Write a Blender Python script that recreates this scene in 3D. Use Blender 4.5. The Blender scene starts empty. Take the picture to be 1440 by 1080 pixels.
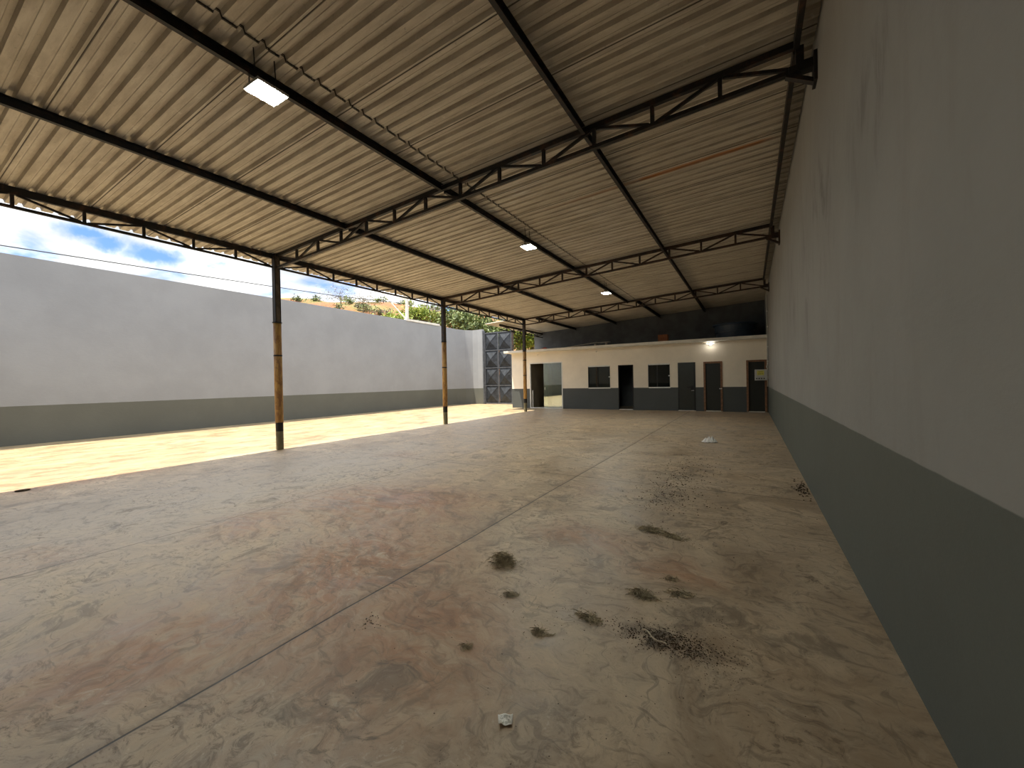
import bpy, bmesh, math, random
from math import sin, cos, pi, radians, hypot
from mathutils import Vector, Matrix, noise as mnoise
random.seed(7)
C = bpy.context.scene.collection
SC = bpy.context.scene

# ------------------------------------------------------------------ camera
YAW, PIT, ROL, FPX, EYE = 0.5325, -0.0058, 0.0194, 567.44, 1.45
fw = Vector((-sin(YAW)*cos(PIT), cos(YAW)*cos(PIT), sin(PIT)))
rt = Vector((cos(YAW), sin(YAW), 0)); up = rt.cross(fw)
rt2 = cos(ROL)*rt - sin(ROL)*up; up2 = sin(ROL)*rt + cos(ROL)*up
cd = bpy.data.cameras.new('camera'); cam = bpy.data.objects.new('camera', cd); C.objects.link(cam)
cam.matrix_world = Matrix(((rt2.x, up2.x, -fw.x, 0), (rt2.y, up2.y, -fw.y, 0), (rt2.z, up2.z, -fw.z, EYE), (0, 0, 0, 1)))
cd.sensor_width = 36; cd.lens = 36*FPX/1440; cd.clip_start = .05; cd.clip_end = 500
SC.camera = cam

# ------------------------------------------------------------------ view
SC.view_settings.view_transform = 'Standard'; SC.view_settings.look = 'None'
SC.view_settings.gamma = 1; SC.view_settings.use_curve_mapping = False
SC.view_settings.exposure = 1.65

# ------------------------------------------------------------------ node helper
class NT:
    def __init__(s, tree): s.t = tree; tree.nodes.clear()
    def n(s, kind, **kw):
        nd = s.t.nodes.new(kind)
        for k, v in kw.items():
            if k.startswith('i_'):
                key = k[2:]; key = int(key) if key.isdigit() else key.replace('_', ' ')
                s.put(nd.inputs[key], v)
            else: setattr(nd, k, v)
        return nd
    def put(s, sock, v):
        if isinstance(v, bpy.types.NodeSocket): s.t.links.new(v, sock)
        elif isinstance(v, bpy.types.Node): s.t.links.new(v.outputs[0], sock)
        else:
            if sock.type == 'RGBA' and len(v) == 3: v = (*v, 1)
            sock.default_value = v
    def m(s, op, a, b=0.0, c=0.0, clamp=False):
        nd = s.t.nodes.new('ShaderNodeMath'); nd.operation = op; nd.use_clamp = clamp
        s.put(nd.inputs[0], a); s.put(nd.inputs[1], b); s.put(nd.inputs[2], c); return nd.outputs[0]
    def vm(s, op, a, b=(0, 0, 0)):
        nd = s.t.nodes.new('ShaderNodeVectorMath'); nd.operation = op
        s.put(nd.inputs[0], a)
        if op == 'SCALE': s.put(nd.inputs['Scale'], b)
        else: s.put(nd.inputs[1], b)
        return nd.outputs['Value'] if op == 'LENGTH' else nd.outputs[0]
    def mix(s, f, a, b, mode='MIX'):
        nd = s.t.nodes.new('ShaderNodeMix'); nd.data_type = 'RGBA'; nd.blend_type = mode
        s.put(nd.inputs[0], f); s.put(nd.inputs[6], a); s.put(nd.inputs[7], b); return nd.outputs[2]
    def rng(s, v, a, b, c=0.0, d=1.0, smooth=True):
        nd = s.t.nodes.new('ShaderNodeMapRange'); nd.interpolation_type = 'SMOOTHSTEP' if smooth else 'LINEAR'
        for i, x in enumerate((v, a, b, c, d)): s.put(nd.inputs[i], x)
        return nd.outputs[0]
    def noise(s, vec, scale, detail=4, rough=.55, dist=0.0, col=False):
        nd = s.t.nodes.new('ShaderNodeTexNoise')
        s.put(nd.inputs['Vector'], vec); nd.inputs['Scale'].default_value = scale
        nd.inputs['Detail'].default_value = detail; nd.inputs['Roughness'].default_value = rough
        nd.inputs['Distortion'].default_value = dist
        return nd.outputs['Color'] if col else nd.outputs[0]
    def coord(s): return s.n('ShaderNodeTexCoord').outputs['Object']
    def sep(s, v): 
        nd = s.n('ShaderNodeSeparateXYZ'); s.put(nd.inputs[0], v); return nd.outputs
    def blob(s, v, cx, cy, rx, ry, ang=0.0, soft=0.0):
        q = s.vm('SUBTRACT', v, (cx, cy, 0))
        if ang:
            r = s.n('ShaderNodeVectorRotate'); r.rotation_type = 'Z_AXIS'; s.put(r.inputs['Vector'], q); r.inputs['Angle'].default_value = -ang; q = r.outputs[0]
        q = s.vm('MULTIPLY', q, (1/rx, 1/ry, 0)); return s.rng(s.vm('LENGTH', q), 1.0, soft, 0.0, 1.0)

def material(name, build):
    m = bpy.data.materials.new(name); m.use_nodes = True; t = NT(m.node_tree)
    out = t.n('ShaderNodeOutputMaterial'); b = t.n('ShaderNodeBsdfPrincipled')
    t.t.links.new(b.outputs[0], out.inputs[0]); build(t, b); return m
def bump(t, b, h, strength=.3, dist=.01):
    nd = t.n('ShaderNodeBump'); nd.inputs['Strength'].default_value = strength; nd.inputs['Distance'].default_value = dist
    t.put(nd.inputs['Height'], h); t.put(b.inputs['Normal'], nd.outputs[0])
def plain(name, col, rough=.6, metal=0.0, var=.15, scale=6, bmp=.1, spec=.5):
    def f(t, b):
        P = t.coord(); n = t.noise(P, scale, 5)
        k = t.rng(n, .3, .7, 1-var, 1+var*.6)
        c = t.mix(1.0, (*col, 1), t.n('ShaderNodeCombineColor', i_0=k, i_1=k, i_2=k).outputs[0], 'MULTIPLY')
        t.put(b.inputs['Base Color'], c); b.inputs['Roughness'].default_value = rough; b.inputs['Metallic'].default_value = metal
        b.inputs['Specular IOR Level'].default_value = spec
        if bmp: bump(t, b, n, bmp)
    return material(name, f)
def emit(name, col, strength):
    m = bpy.data.materials.new(name); m.use_nodes = True; t = NT(m.node_tree)
    out = t.n('ShaderNodeOutputMaterial'); e = t.n('ShaderNodeEmission'); e.inputs[0].default_value = (*col, 1); e.inputs[1].default_value = strength
    t.t.links.new(e.outputs[0], out.inputs[0]); return m

# ------------------------------------------------------------------ sky and sun
W = bpy.data.worlds.new('sky'); SC.world = W; W.use_nodes = True
t = NT(W.node_tree)
wo = t.n('ShaderNodeOutputWorld'); bg = t.n('ShaderNodeBackground'); t.t.links.new(bg.outputs[0], wo.inputs[0])
G = t.n('ShaderNodeTexCoord').outputs['Generated']
st = t.n('ShaderNodeTexSky'); st.sky_type = 'NISHITA'; st.sun_disc = False; st.sun_elevation = radians(70); st.sun_rotation = radians(200); st.air_density = 1.2; st.dust_density = .6
skyc = t.mix(1.0, st.outputs[0], (.036, .047, .072, 1), 'MULTIPLY')
gz = t.m('MAXIMUM', t.sep(G)[2], .04)
cl = t.vm('DIVIDE', G, t.n('ShaderNodeCombineXYZ', i_0=t.m('ADD', gz, .25), i_1=t.m('ADD', gz, .25), i_2=t.m('ADD', gz, .25)).outputs[0])
cl = t.vm('ADD', cl, (3.15, 1.2, 0))
cn = t.noise(cl, 1.7, 7, .55, .3)
cm = t.rng(cn, .37, .52)
cs = t.noise(t.vm('ADD', cl, (4, 2, 1)), 2.6, 6, .5)
cloud = t.mix(t.rng(cs, .3, .65), (.55, .58, .61, 1), (1.15, 1.15, 1.12, 1))
hole = None
GN = t.vm('ADD', t.vm('NORMALIZE', G), t.vm('SCALE', t.vm('SUBTRACT', t.noise(G, 9, 6, .6, 0, True), (.5, .5, .5)), .09))
for d_, r_ in (((-.936, .244, .253), .055), ((-.921, .305, .245), .065), ((-.893, .384, .232), .035), ((-.945, .215, .262), .05)):
    q = t.rng(t.vm('LENGTH', t.vm('MULTIPLY', t.vm('SUBTRACT', GN, d_), (1, 1, 2.6))), r_, r_*.2)
    hole = q if hole is None else t.m('MAXIMUM', hole, q)
cm = t.m('MULTIPLY', cm, t.m('SUBTRACT', 1.0, t.m('MULTIPLY', hole, t.rng(cs, .70, .50)), clamp=True))
low = t.rng(t.sep(G)[2], .25, .6, .5, 1.25)
cloud = t.mix(1.0, cloud, t.n('ShaderNodeCombineColor', i_0=low, i_1=low, i_2=low).outputs[0], 'MULTIPLY')
t.put(bg.inputs[0], t.mix(cm, skyc, cloud)); bg.inputs[1].default_value = 1.0
sd = bpy.data.lights.new('sun', 'SUN'); sd.energy = 3.6; sd.angle = radians(.6); sd.color = (1, .92, .76)
sun = bpy.data.objects.new('sun', sd); C.objects.link(sun)
sun.rotation_euler = Vector((.18, .24, -1)).to_track_quat('-Z', 'Y').to_euler(); sun.location = (-6, -6, 30)

# ------------------------------------------------------------------ mesh helpers
class MB:
    def __init__(s): s.v = []; s.f = []; s.mi = []; s.cur = 0
    def add(s, vs, fs):
        o = len(s.v); s.v += [tuple(v) for v in vs]; s.f += [tuple(i+o for i in f) for f in fs]; s.mi += [s.cur]*len(fs); return s
    def box(s, x0, x1, y0, y1, z0, z1):
        if x0 > x1: x0, x1 = x1, x0
        if y0 > y1: y0, y1 = y1, y0
        if z0 > z1: z0, z1 = z1, z0
        return s.add([(x, y, z) for z in (z0, z1) for y in (y0, y1) for x in (x0, x1)],
                     [(0, 2, 3, 1), (4, 5, 7, 6), (0, 1, 5, 4), (2, 6, 7, 3), (0, 4, 6, 2), (1, 3, 7, 5)])
    def bar(s, a, b, w, h, upv=(0, 0, 1)):
        a = Vector(a); b = Vector(b); d = (b-a).normalized(); u = Vector(upv)
        if abs(d.dot(u)) > .99: u = Vector((0, 1, 0))
        r = d.cross(u).normalized(); u = r.cross(d)
        vs = [p + r*(sx*w/2) + u*(sz*h/2) for p in (a, b) for sx, sz in ((-1, -1), (1, -1), (1, 1), (-1, 1))]
        return s.add(vs, [(0, 1, 2, 3), (7, 6, 5, 4), (0, 4, 5, 1), (1, 5, 6, 2), (2, 6, 7, 3), (3, 7, 4, 0)])
    def channel(s, a, b, w, h, th=.006, side=1, upv=(0, 0, 1)):
        # C profile: web of height h plus two flanges of width w
        a = Vector(a); b = Vector(b); d = (b-a).normalized(); u = Vector(upv)
        if abs(d.dot(u)) > .99: u = Vector((0, 1, 0))
        r = d.cross(u).normalized()*side; u = (r.cross(d) if side > 0 else d.cross(r)).normalized()
        pr = [(-w/2, -h/2), (w/2, -h/2), (w/2, -h/2+th), (-w/2+th, -h/2+th), (-w/2+th, h/2-th), (w/2, h/2-th), (w/2, h/2), (-w/2, h/2)]
        vs = [p + r*x + u*z for p in (a, b) for x, z in pr]
        n = 8; fs = [(i, (i+1) % n, (i+1) % n+n, i+n) for i in range(n)] + [(0, 3, 2, 1), (0, 7, 4, 3), (7, 6, 5, 4), (8, 9, 10, 11), (8, 11, 12, 15), (12, 13, 14, 15)]
        return s.add(vs, fs)
    def tube(s, pts, r, n=8, cap=True):
        pts = [Vector(p) for p in pts]; rr = r if isinstance(r, (list, tuple)) else [r]*len(pts); o = []
        for i, p in enumerate(pts):
            d = (pts[min(i+1, len(pts)-1)] - pts[max(i-1, 0)]).normalized()
            u = Vector((0, 0, 1)) if abs(d.z) < .9 else Vector((1, 0, 0))
            x = d.cross(u).normalized(); y = x.cross(d)
            o += [p + (x*cos(2*pi*k/n) + y*sin(2*pi*k/n))*rr[i] for k in range(n)]
        fs = [(i*n+k, i*n+(k+1) % n, (i+1)*n+(k+1) % n, (i+1)*n+k) for i in range(len(pts)-1) for k in range(n)]
        if cap: fs += [tuple(range(n))[::-1], tuple((len(pts)-1)*n+k for k in range(n))]
        return s.add(o, fs)
    def lathe(s, c, prof, n=24):
        vs = [(c[0]+r*cos(2*pi*k/n), c[1]+r*sin(2*pi*k/n), c[2]+z) for r, z in prof for k in range(n)]
        fs = [(i*n+k, i*n+(k+1) % n, (i+1)*n+(k+1) % n, (i+1)*n+k) for i in range(len(prof)-1) for k in range(n)]
        return s.add(vs, fs)
    def build(s, name, mats, parent=None, loc=None, smooth=False, bevel=0):
        me = bpy.data.meshes.new(name)
        o0 = Vector(loc) if loc is not None else Vector((0, 0, 0))
        me.from_pydata([tuple(Vector(v)-o0) for v in s.v], [], s.f)
        for m in (mats if isinstance(mats, (list, tuple)) else [mats]): me.materials.append(m)
        me.polygons.foreach_set('material_index', s.mi)
        bm = bmesh.new(); bm.from_mesh(me); bmesh.ops.recalc_face_normals(bm, faces=bm.faces); bm.to_mesh(me); bm.free()
        if smooth: me.polygons.foreach_set('use_smooth', [True]*len(me.polygons))
        o = bpy.data.objects.new(name, me); C.objects.link(o); o.location = o0
        if parent is not None:
            w = Vector((0, 0, 0)); q = parent
            while q is not None: w += q.location; q = q.parent
            o.parent = parent; o.location = o0 - w
        if bevel:
            b = o.modifiers.new('bevel', 'BEVEL'); b.width = bevel; b.segments = 2; b.limit_method = 'ANGLE'
        return o
def tag(o, label, cat, group=None, kind=None):
    o['label'] = label; o['category'] = cat
    if group: o['group'] = group
    if kind: o['kind'] = kind
    return o
def struct(o, label=None):
    o['kind'] = 'structure'
    if label: o['label'] = label
    return o
def thing(name, label, cat, loc, group=None):
    o = bpy.data.objects.new(name, None); C.objects.link(o); o.location = loc; o.empty_display_size = .2
    return tag(o, label, cat, group)
def sroot(name, loc):
    o = bpy.data.objects.new(name, None); C.objects.link(o); o.location = loc; o.empty_display_size = .2; o['kind'] = 'structure'; return o

# ------------------------------------------------------------------ dimensions (metres)
XR, XL, XP = .64, -16.9, -9.3
YT = [5.25, 11.1, 17.02]; Y0, YF, YB = -1.6, 19.36, 22.2
DADO = 1.05
def RZ(x): return 5.0 - .0537*(XR-x)

# ------------------------------------------------------------------ materials
def floor_mat(t, b):
    P = t.coord(); xyz = t.sep(P)
    wob = t.vm('SUBTRACT', t.noise(P, .9, 4, .6, 0, True), (.5, .5, .5))
    PW = t.vm('ADD', P, t.vm('SCALE', wob, .9))
    n_big = t.noise(P, .35, 5, .6, .6); n_mid = t.noise(PW, 1.6, 7, .65, 1.2); n_fine = t.noise(P, 16, 6, .7, .8); n_grit = t.noise(P, 70, 3, .7)
    base = t.mix(t.rng(n_mid, .32, .68), (.35, .24, .14, 1), (.65, .50, .33, 1))
    base = t.mix(t.rng(n_big, .35, .65, 0, .45), base, (.48, .40, .30, 1))
    # cool grey polished zone to the left of the hall
    cool = t.blob(PW, -6.6, 3.4, 2.6, 5.5, 0, .2)
    base = t.mix(t.m('MULTIPLY', cool, .6), base, (.52, .46, .385, 1))
    # red earth ground into the concrete
    red = None
    for cx, cy, rx, ry, a, k in [(-2.7, 2.1, 1.3, 2.0, .5, 1), (-3.8, 3.5, 2.0, 1.4, .2, 1), (-2.9, .9, .9, .7, 0, .8), (-1.7, 1.7, .8, 1.3, .3, .85), (-1.3, 3.6, .8, .5, 0, .8), (-.55, 3.3, .55, .45, 0, .75),
                                 (-9.25, 2.0, .55, 2.2, 0, .8), (-4.6, 2.3, .8, .9, .6, .7), (-6.2, 5.9, .9, .6, 0, .45), (-1.9, 5.2, .6, .7, 0, .3), (-5.3, 1.0, .7, .5, 0, .4)]:
        q = t.m('MULTIPLY', t.blob(PW, cx, cy, rx, ry, a, 0.0), k)
        red = q if red is None else t.m('MAXIMUM', red, q)
    swirl = t.noise(t.vm('MULTIPLY', PW, (1.0, 2.6, 1)), 2.2, 8, .7, 1.0)
    redm = t.m('MULTIPLY', red, t.rng(swirl, .30, .58, .3, 1.15), clamp=True)
    c = t.mix(t.m('MULTIPLY', redm, .95), base, (.40, .20, .10, 1))
    # sweeping streaks of red dust
    rot = t.n('ShaderNodeVectorRotate'); rot.rotation_type = 'Z_AXIS'; t.put(rot.inputs['Vector'], PW); rot.inputs['Angle'].default_value = .75
    stk = t.noise(t.vm('MULTIPLY', rot.outputs[0], (1.1, 5.5, 1)), 1.5, 9, .72, .5)
    c = t.mix(t.m('MULTIPLY', t.m('MULTIPLY', t.rng(stk, .50, .62), t.m('ADD', red, .15, clamp=True)), .6), c, (.21, .105, .055, 1))
    c = t.mix(t.m('MULTIPLY', t.m('MULTIPLY', t.rng(stk, .46, .36), t.m('ADD', red, .2, clamp=True)), .45), c, (.62, .42, .27, 1))
    # sweeping broom arcs
    wv = t.n('ShaderNodeTexWave', wave_type='RINGS', rings_direction='Z'); t.put(wv.inputs['Vector'], t.vm('SUBTRACT', P, (-4.2, .9, 0)))
    wv.inputs['Scale'].default_value = 2.2; wv.inputs['Distortion'].default_value = 7; wv.inputs['Detail'].default_value = 5; wv.inputs['Detail Scale'].default_value = 1.2
    arcs = t.m('MULTIPLY', t.rng(wv.outputs['Fac'], .55, .95), t.m('MULTIPLY', t.rng(n_big, .4, .6), .28))
    c = t.mix(arcs, c, (.44, .36, .26, 1))
    # thin scratches
    sc1 = t.noise(t.vm('MULTIPLY', PW, (2, 14, 1)), 1.5, 6, .6, .3); sc2 = t.noise(t.vm('MULTIPLY', PW, (13, 2.2, 1)), 1.4, 6, .6, .5)
    c = t.mix(t.m('MULTIPLY', t.rng(sc1, .58, .66), .45), c, (.13, .095, .065, 1))
    c = t.mix(t.m('MULTIPLY', t.rng(sc2, .59, .67), .42), c, (.13, .10, .07, 1))
    # mottled darker patches
    pat = t.noise(t.vm('ADD', PW, (9, 4, 0)), 2.8, 9, .74, .5)
    c = t.mix(t.m('MULTIPLY', t.rng(pat, .52, .64), .55), c, (.13, .098, .068, 1))
    # curling marks in the trowelled surface
    cur = t.noise(t.vm('ADD', PW, (2, 7, 0)), 7.5, 8, .75, .7)
    c = t.mix(t.m('MULTIPLY', t.rng(cur, .56, .66), .30), c, (.15, .11, .075, 1))
    c = t.mix(t.m('MULTIPLY', t.rng(cur, .40, .31), .20), c, (.50, .43, .33, 1))
    # damp dirty trail on the right
    PD = t.vm('ADD', P, t.vm('SCALE', t.vm('SUBTRACT', t.noise(P, 5, 6, .7, 0, True), (.5, .5, .5)), .55))
    dn = t.noise(PW, 6, 8, .75, .7)
    dark = None
    for cx, cy, rx, ry, k in [(-.42, 2.36, .33, .2, 1.5), (-.35, 2.62, .36, .36, .62), (-.9, 6.7, .55, .95, .8), (-.88, 5.4, .4, .6, .75), (-.75, 3.9, .4, .3, .65), (-1.05, 8.4, .7, 1.6, .42), (-.75, 2.75, .3, .2, .5), (.5, 6.3, .12, .35, 1.1), (-5.9, 1.54, .5, .12, .9), (-9.1, 1.4, .1, .16, 1.2), (-.52, 2.95, .25, .2, .5)]:
        q = t.m('MULTIPLY', t.blob(PD, cx, cy, rx, ry, 0, .0), k)
        dark = q if dark is None else t.m('MAXIMUM', dark, q)
    dm = t.m('MULTIPLY', dark, t.rng(dn, .40, .62, .12, 1.0), clamp=True)
    c = t.mix(t.m('MULTIPLY', dm, .88), c, (.062, .042, .024, 1))
    # pale chalky spots beside the right wall
    pl = t.m('MULTIPLY', t.blob(P, .0, 2.4, .9, 2.2, 0, .2), t.rng(t.noise(P, 9, 6, .75, .6), .66, .74))
    c = t.mix(t.m('MULTIPLY', pl, .5), c, (.55, .49, .40, 1))
    sf = t.noise(t.vm('MULTIPLY', PW, (1.0, 1.6, 1)), 11, 8, .8, .5); sg = t.noise(t.vm('ADD', PW, (5, 5, 0)), 26, 6, .8, .3)
    area = t.rng(t.noise(P, .8, 4, .6), .40, .62, .15, 1.0)
    c = t.mix(t.m('MULTIPLY', t.m('MULTIPLY', t.rng(sf, .52, .62), area), .8), c, (.13, .088, .052, 1))
    c = t.mix(t.m('MULTIPLY', t.m('MULTIPLY', t.rng(sf, .44, .36), area), .5), c, (.68, .58, .43, 1))
    c = t.mix(t.m('MULTIPLY', t.rng(sg, .55, .68), .32), c, (.14, .10, .065, 1))
    c = t.mix(t.m('MULTIPLY', t.rng(sg, .42, .33), .2), c, (.66, .52, .41, 1))
    grit = t.rng(n_grit, .66, .72); c = t.mix(t.m('MULTIPLY', grit, .32), c, (.09, .065, .045, 1))
    # apron outside the shed: colour darkened to offset direct sun, longitudinal wear streaks
    yard = t.rng(xyz[0], -9.1, -9.7)
    ys = t.noise(t.vm('MULTIPLY', PW, (2.2, .5, 1)), 1.6, 7, .62, .6)
    yc = t.mix(t.rng(ys, .36, .62), (.20, .14, .075, 1), (.36, .28, .155, 1))
    c = t.mix(t.m('MULTIPLY', yard, .8), c, yc)
    # saw-cut joints
    jw = t.m('MULTIPLY', t.m('SUBTRACT', t.noise(P, .5, 3), .5), .07)
    def line(v, at, w):
        return t.rng(t.m('ABSOLUTE', t.m('SUBTRACT', t.m('ADD', v, jw), at)), w, w*.45)
    j = line(xyz[0], -2.27, .009)
    for q in (line(xyz[0], -4.98, .008), line(xyz[0], -7.7, .004), line(xyz[1], 5.75, .008), line(xyz[1], 11.4, .008), line(xyz[1], 17.0, .01)):
        j = t.m('MAXIMUM', j, q)
    halo = t.rng(t.m('ABSOLUTE', t.m('ADD', xyz[0], 2.29)), .055, 0)
    c = t.mix(t.m('MULTIPLY', halo, .3), c, (.17, .11, .07, 1))
    j = t.m('MULTIPLY', j, t.rng(xyz[0], -9.4, -9.2))
    c = t.mix(t.m('MULTIPLY', j, .92), c, (.02, .015, .01, 1))
    t.put(b.inputs['Base Color'], c)
    t.put(b.inputs['Roughness'], t.rng(n_mid, .3, .7, .34, .56)); b.inputs['Specular IOR Level'].default_value = .55
    h = t.m('ADD', t.m('MULTIPLY', n_fine, .5), t.m('ADD', t.m('MULTIPLY', n_mid, .8), t.m('MULTIPLY', j, -2.0)))
    bump(t, b, h, .35, .012)
M_floor = material('dusty_concrete', floor_mat)

def wall_mat(upper, lower, stain=0.0, seed=0, dado=DADO, ripple=.0):
    def f(t, b):
        P = t.coord(); xyz = t.sep(P)
        n = t.noise(P, .8, 6, .6); nv = t.noise(t.vm('ADD', t.vm('MULTIPLY', P, (3, 3, .55)), (seed, 0, 0)), 1.6, 7, .62, .3)
        fine = t.noise(t.vm('MULTIPLY', P, (1, 1, 2.5)), 9, 6, .65)
        k = t.m('ADD', t.rng(n, .3, .7, .93, 1.05), t.m('MULTIPLY', t.m('SUBTRACT', fine, .5), .06))
        kk = t.n('ShaderNodeCombineColor', i_0=k, i_1=k, i_2=k).outputs[0]
        cu = t.mix(1.0, (*upper, 1), kk, 'MULTIPLY'); clw = t.mix(1.0, (*lower, 1), kk, 'MULTIPLY')
        if stain:
            s1 = t.rng(t.noise(t.vm('ADD', t.vm('MULTIPLY', P, (1, 1, .35)), (seed, 3, 1)), 3.2, 8, .68, .4), .48, .66)
            m = None
            for cy, cz, ry, rz, kx in [(5.4, 3.1, 2.0, 1.0, 1), (3.1, 3.0, 1.2, .7, .9), (8.5, 2.8, 1.6, 1.0, .8), (2.3, 3.3, .9, 1.0, .6), (12.5, 2.6, 2.2, .9, .45), (6.4, 2.1, .6, .55, .9)]:
                q = t.vm('MULTIPLY', t.vm('SUBTRACT', P, (0, cy, cz)), (0, 1/ry, 1/rz)); q = t.m('MULTIPLY', t.rng(t.vm('LENGTH', q), 1.0, .2), kx)
                m = q if m is None else t.m('MAXIMUM', m, q)
            cu = t.mix(t.m('MULTIPLY', t.m('MULTIPLY', m, t.m('ADD', s1, .18)), stain), cu, (.11, .10, .10, 1))
            cu = t.mix(t.rng(nv, .5, .75, 0, .22), cu, (.20, .175, .15, 1))
        edge = t.m('ADD', xyz[2], t.m('MULTIPLY', t.m('SUBTRACT', t.noise(P, 5, 3), .5), .012))
        up_ = t.rng(edge, dado-.004, dado+.004)
        c = t.mix(up_, clw, cu)
        t.put(b.inputs['Base Color'], c)
        t.put(b.inputs['Roughness'], t.m('ADD', t.m('MULTIPLY', up_, .2), .62)); b.inputs['Specular IOR Level'].default_value = .3
        bump(t, b, t.m('ADD', fine, t.m('MULTIPLY', n, .6)), .25, .01)
    return f
M_wr = material('grey_painted_wall', wall_mat((.285, .280, .265), (.108, .12, .105), .5, 2))
M_wl = material('pale_grey_painted_wall', wall_mat((.275, .282, .292), (.115, .117, .10), 0, 5))
M_wf = material('cream_white_facade', wall_mat((.84, .76, .63), (.075, .082, .08), 0, 9))
M_rear = plain('unpainted_grey_render', (.13, .135, .14), .9, 0, .2, 2, .2)
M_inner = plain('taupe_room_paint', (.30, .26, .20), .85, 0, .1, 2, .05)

def roof_mat(t, b):
    P = t.coord(); xyz = t.sep(P)
    n = t.noise(t.vm('MULTIPLY', P, (.8, 5, 1)), 2.0, 6, .65); blot = t.noise(P, 7, 6, .7, .8)
    c = t.mix(t.rng(n, .3, .7), (.42, .37, .30, 1), (.61, .56, .47, 1))
    c = t.mix(t.rng(blot, .60, .72, 0, .5), c, (.74, .71, .64, 1))
    c = t.mix(t.rng(t.noise(P, 22, 4, .7), .62, .7, 0, .35), c, (.16, .13, .10, 1))
    # rusted valley across the second bay
    yy = t.m('ADD', xyz[1], t.m('MULTIPLY', t.m('SUBTRACT', t.noise(P, 1.5, 3), .5), .03))
    ln = t.rng(t.m('ABSOLUTE', t.m('SUBTRACT', yy, 7.20)), .075, .03)
    st_ = t.m('MULTIPLY', t.rng(xyz[0], -1.75, -1.5), t.rng(xyz[0], .45, .1)); wk = t.m('MULTIPLY', t.rng(xyz[0], -3.9, -2.2), .35)
    amt = t.m('MULTIPLY', ln, t.m('MAXIMUM', t.m('MULTIPLY', st_, .95), t.m('MULTIPLY', wk, t.rng(xyz[0], .3, 0))), clamp=True)
    amt = t.m('MULTIPLY', amt, t.rng(t.noise(t.vm('MULTIPLY', P, (1, 6, 1)), 5, 5, .6), .25, .5, .5, 1))
    c = t.mix(amt, c, (.50, .21, .06, 1))
    ln2 = t.m('MULTIPLY', t.rng(t.m('ABSOLUTE', t.m('SUBTRACT', yy, 7.78)), .05, .01), t.m('MULTIPLY', t.rng(xyz[0], -1.2, -.6), .25))
    c = t.mix(ln2, c, (.45, .25, .12, 1))
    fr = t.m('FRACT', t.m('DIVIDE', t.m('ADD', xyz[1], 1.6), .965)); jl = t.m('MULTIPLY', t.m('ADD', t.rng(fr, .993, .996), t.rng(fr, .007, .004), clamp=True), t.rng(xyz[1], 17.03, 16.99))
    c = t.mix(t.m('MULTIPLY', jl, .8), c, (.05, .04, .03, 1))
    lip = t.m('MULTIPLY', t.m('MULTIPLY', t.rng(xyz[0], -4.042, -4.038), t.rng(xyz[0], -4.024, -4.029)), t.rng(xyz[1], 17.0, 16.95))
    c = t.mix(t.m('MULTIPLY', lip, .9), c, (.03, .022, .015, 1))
    t.put(b.inputs['Base Color'], c); b.inputs['Metallic'].default_value = .15; b.inputs['Roughness'].default_value = .55
    b.inputs['Specular IOR Level'].default_value = .35
    bump(t, b, blot, .35, .008)
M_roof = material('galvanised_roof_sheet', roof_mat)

def steel_mat(t, b):
    P = t.coord(); n = t.noise(P, 5, 6, .7, .5)
    c = t.mix(t.rng(n, .48, .72), (.012, .011, .010, 1), (.075, .035, .018, 1))
    t.put(b.inputs['Base Color'], c); b.inputs['Roughness'].default_value = .6; b.inputs['Specular IOR Level'].default_value = .4
    bump(t, b, n, .15, .005)
M_steel = material('dark_primed_steel', steel_mat)
def rust_mat(t, b):
    P = t.coord(); n = t.noise(P, 5, 6, .7, .5)
    c = t.mix(t.rng(n, .35, .65), (.013, .009, .007, 1), (.055, .028, .015, 1))
    t.put(b.inputs['Base Color'], c); b.inputs['Roughness'].default_value = .75
M_brown = material('red_brown_primed_steel', rust_mat)
def post_mat(t, b):
    P = t.coord(); n = t.noise(t.vm('MULTIPLY', P, (3, 3, 1)), 3, 6, .7, .6)
    c = t.mix(t.rng(n, .35, .62), (.19, .085, .03, 1), (.42, .25, .07, 1))
    c = t.mix(t.rng(t.noise(P, 9, 5, .7), .6, .7, 0, .6), c, (.06, .04, .03, 1))
    t.put(b.inputs['Base Color'], c); b.inputs['Roughness'].default_value = .6
M_post = material('rusty_ochre_post', post_mat)
M_postbase = plain('olive_grey_post_base', (.16, .14, .075), .7, 0, .3, 8)
M_web = plain('weathered_brown_steel', (.085, .06, .038), .7, 0, .5, 6)
M_black = plain('black_metal', (.012, .012, .012), .45, .3, .1)
M_white = plain('white_aluminium', (.70, .70, .66), .45, 0, .06)
M_wood = plain('brown_wood_frame', (.22, .105, .05), .55, 0, .3, 12)
M_slab = plain('white_painted_concrete', (.70, .67, .60), .8, 0, .12, 3)
M_grey = plain('grey_plastic', (.45, .45, .42), .5, 0, .1)
M_gate = plain('blue_black_gate_sheet', (.035, .04, .048), .5, .3, .45, 5, .3)
M_gatebar = plain('grey_gate_bar', (.085, .09, .10), .5, .3, .3, 6)
M_tank = plain('dark_blue_polyethylene', (.035, .055, .085), .4, 0, .15, 3)
M_card = plain('brown_hollow_brick', (.33, .12, .05), .85, 0, .2, 10)
M_plank = plain('bleached_board', (.62, .56, .47), .8, 0, .2, 8)
M_redc = plain('red_ceramic', (.35, .06, .04), .7, 0, .1)
M_stem = plain('dry_straw', (.46, .38, .24), .85, 0, .5, 30)
M_twig = plain('pale_twig', (.62, .52, .38), .7, 0, .2, 20)
M_soil = plain('dark_soil_crumb', (.085, .055, .03), .9, 0, .4, 40)
M_bag = plain('thin_white_plastic', (.92, .91, .88), .35, 0, .04)
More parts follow.
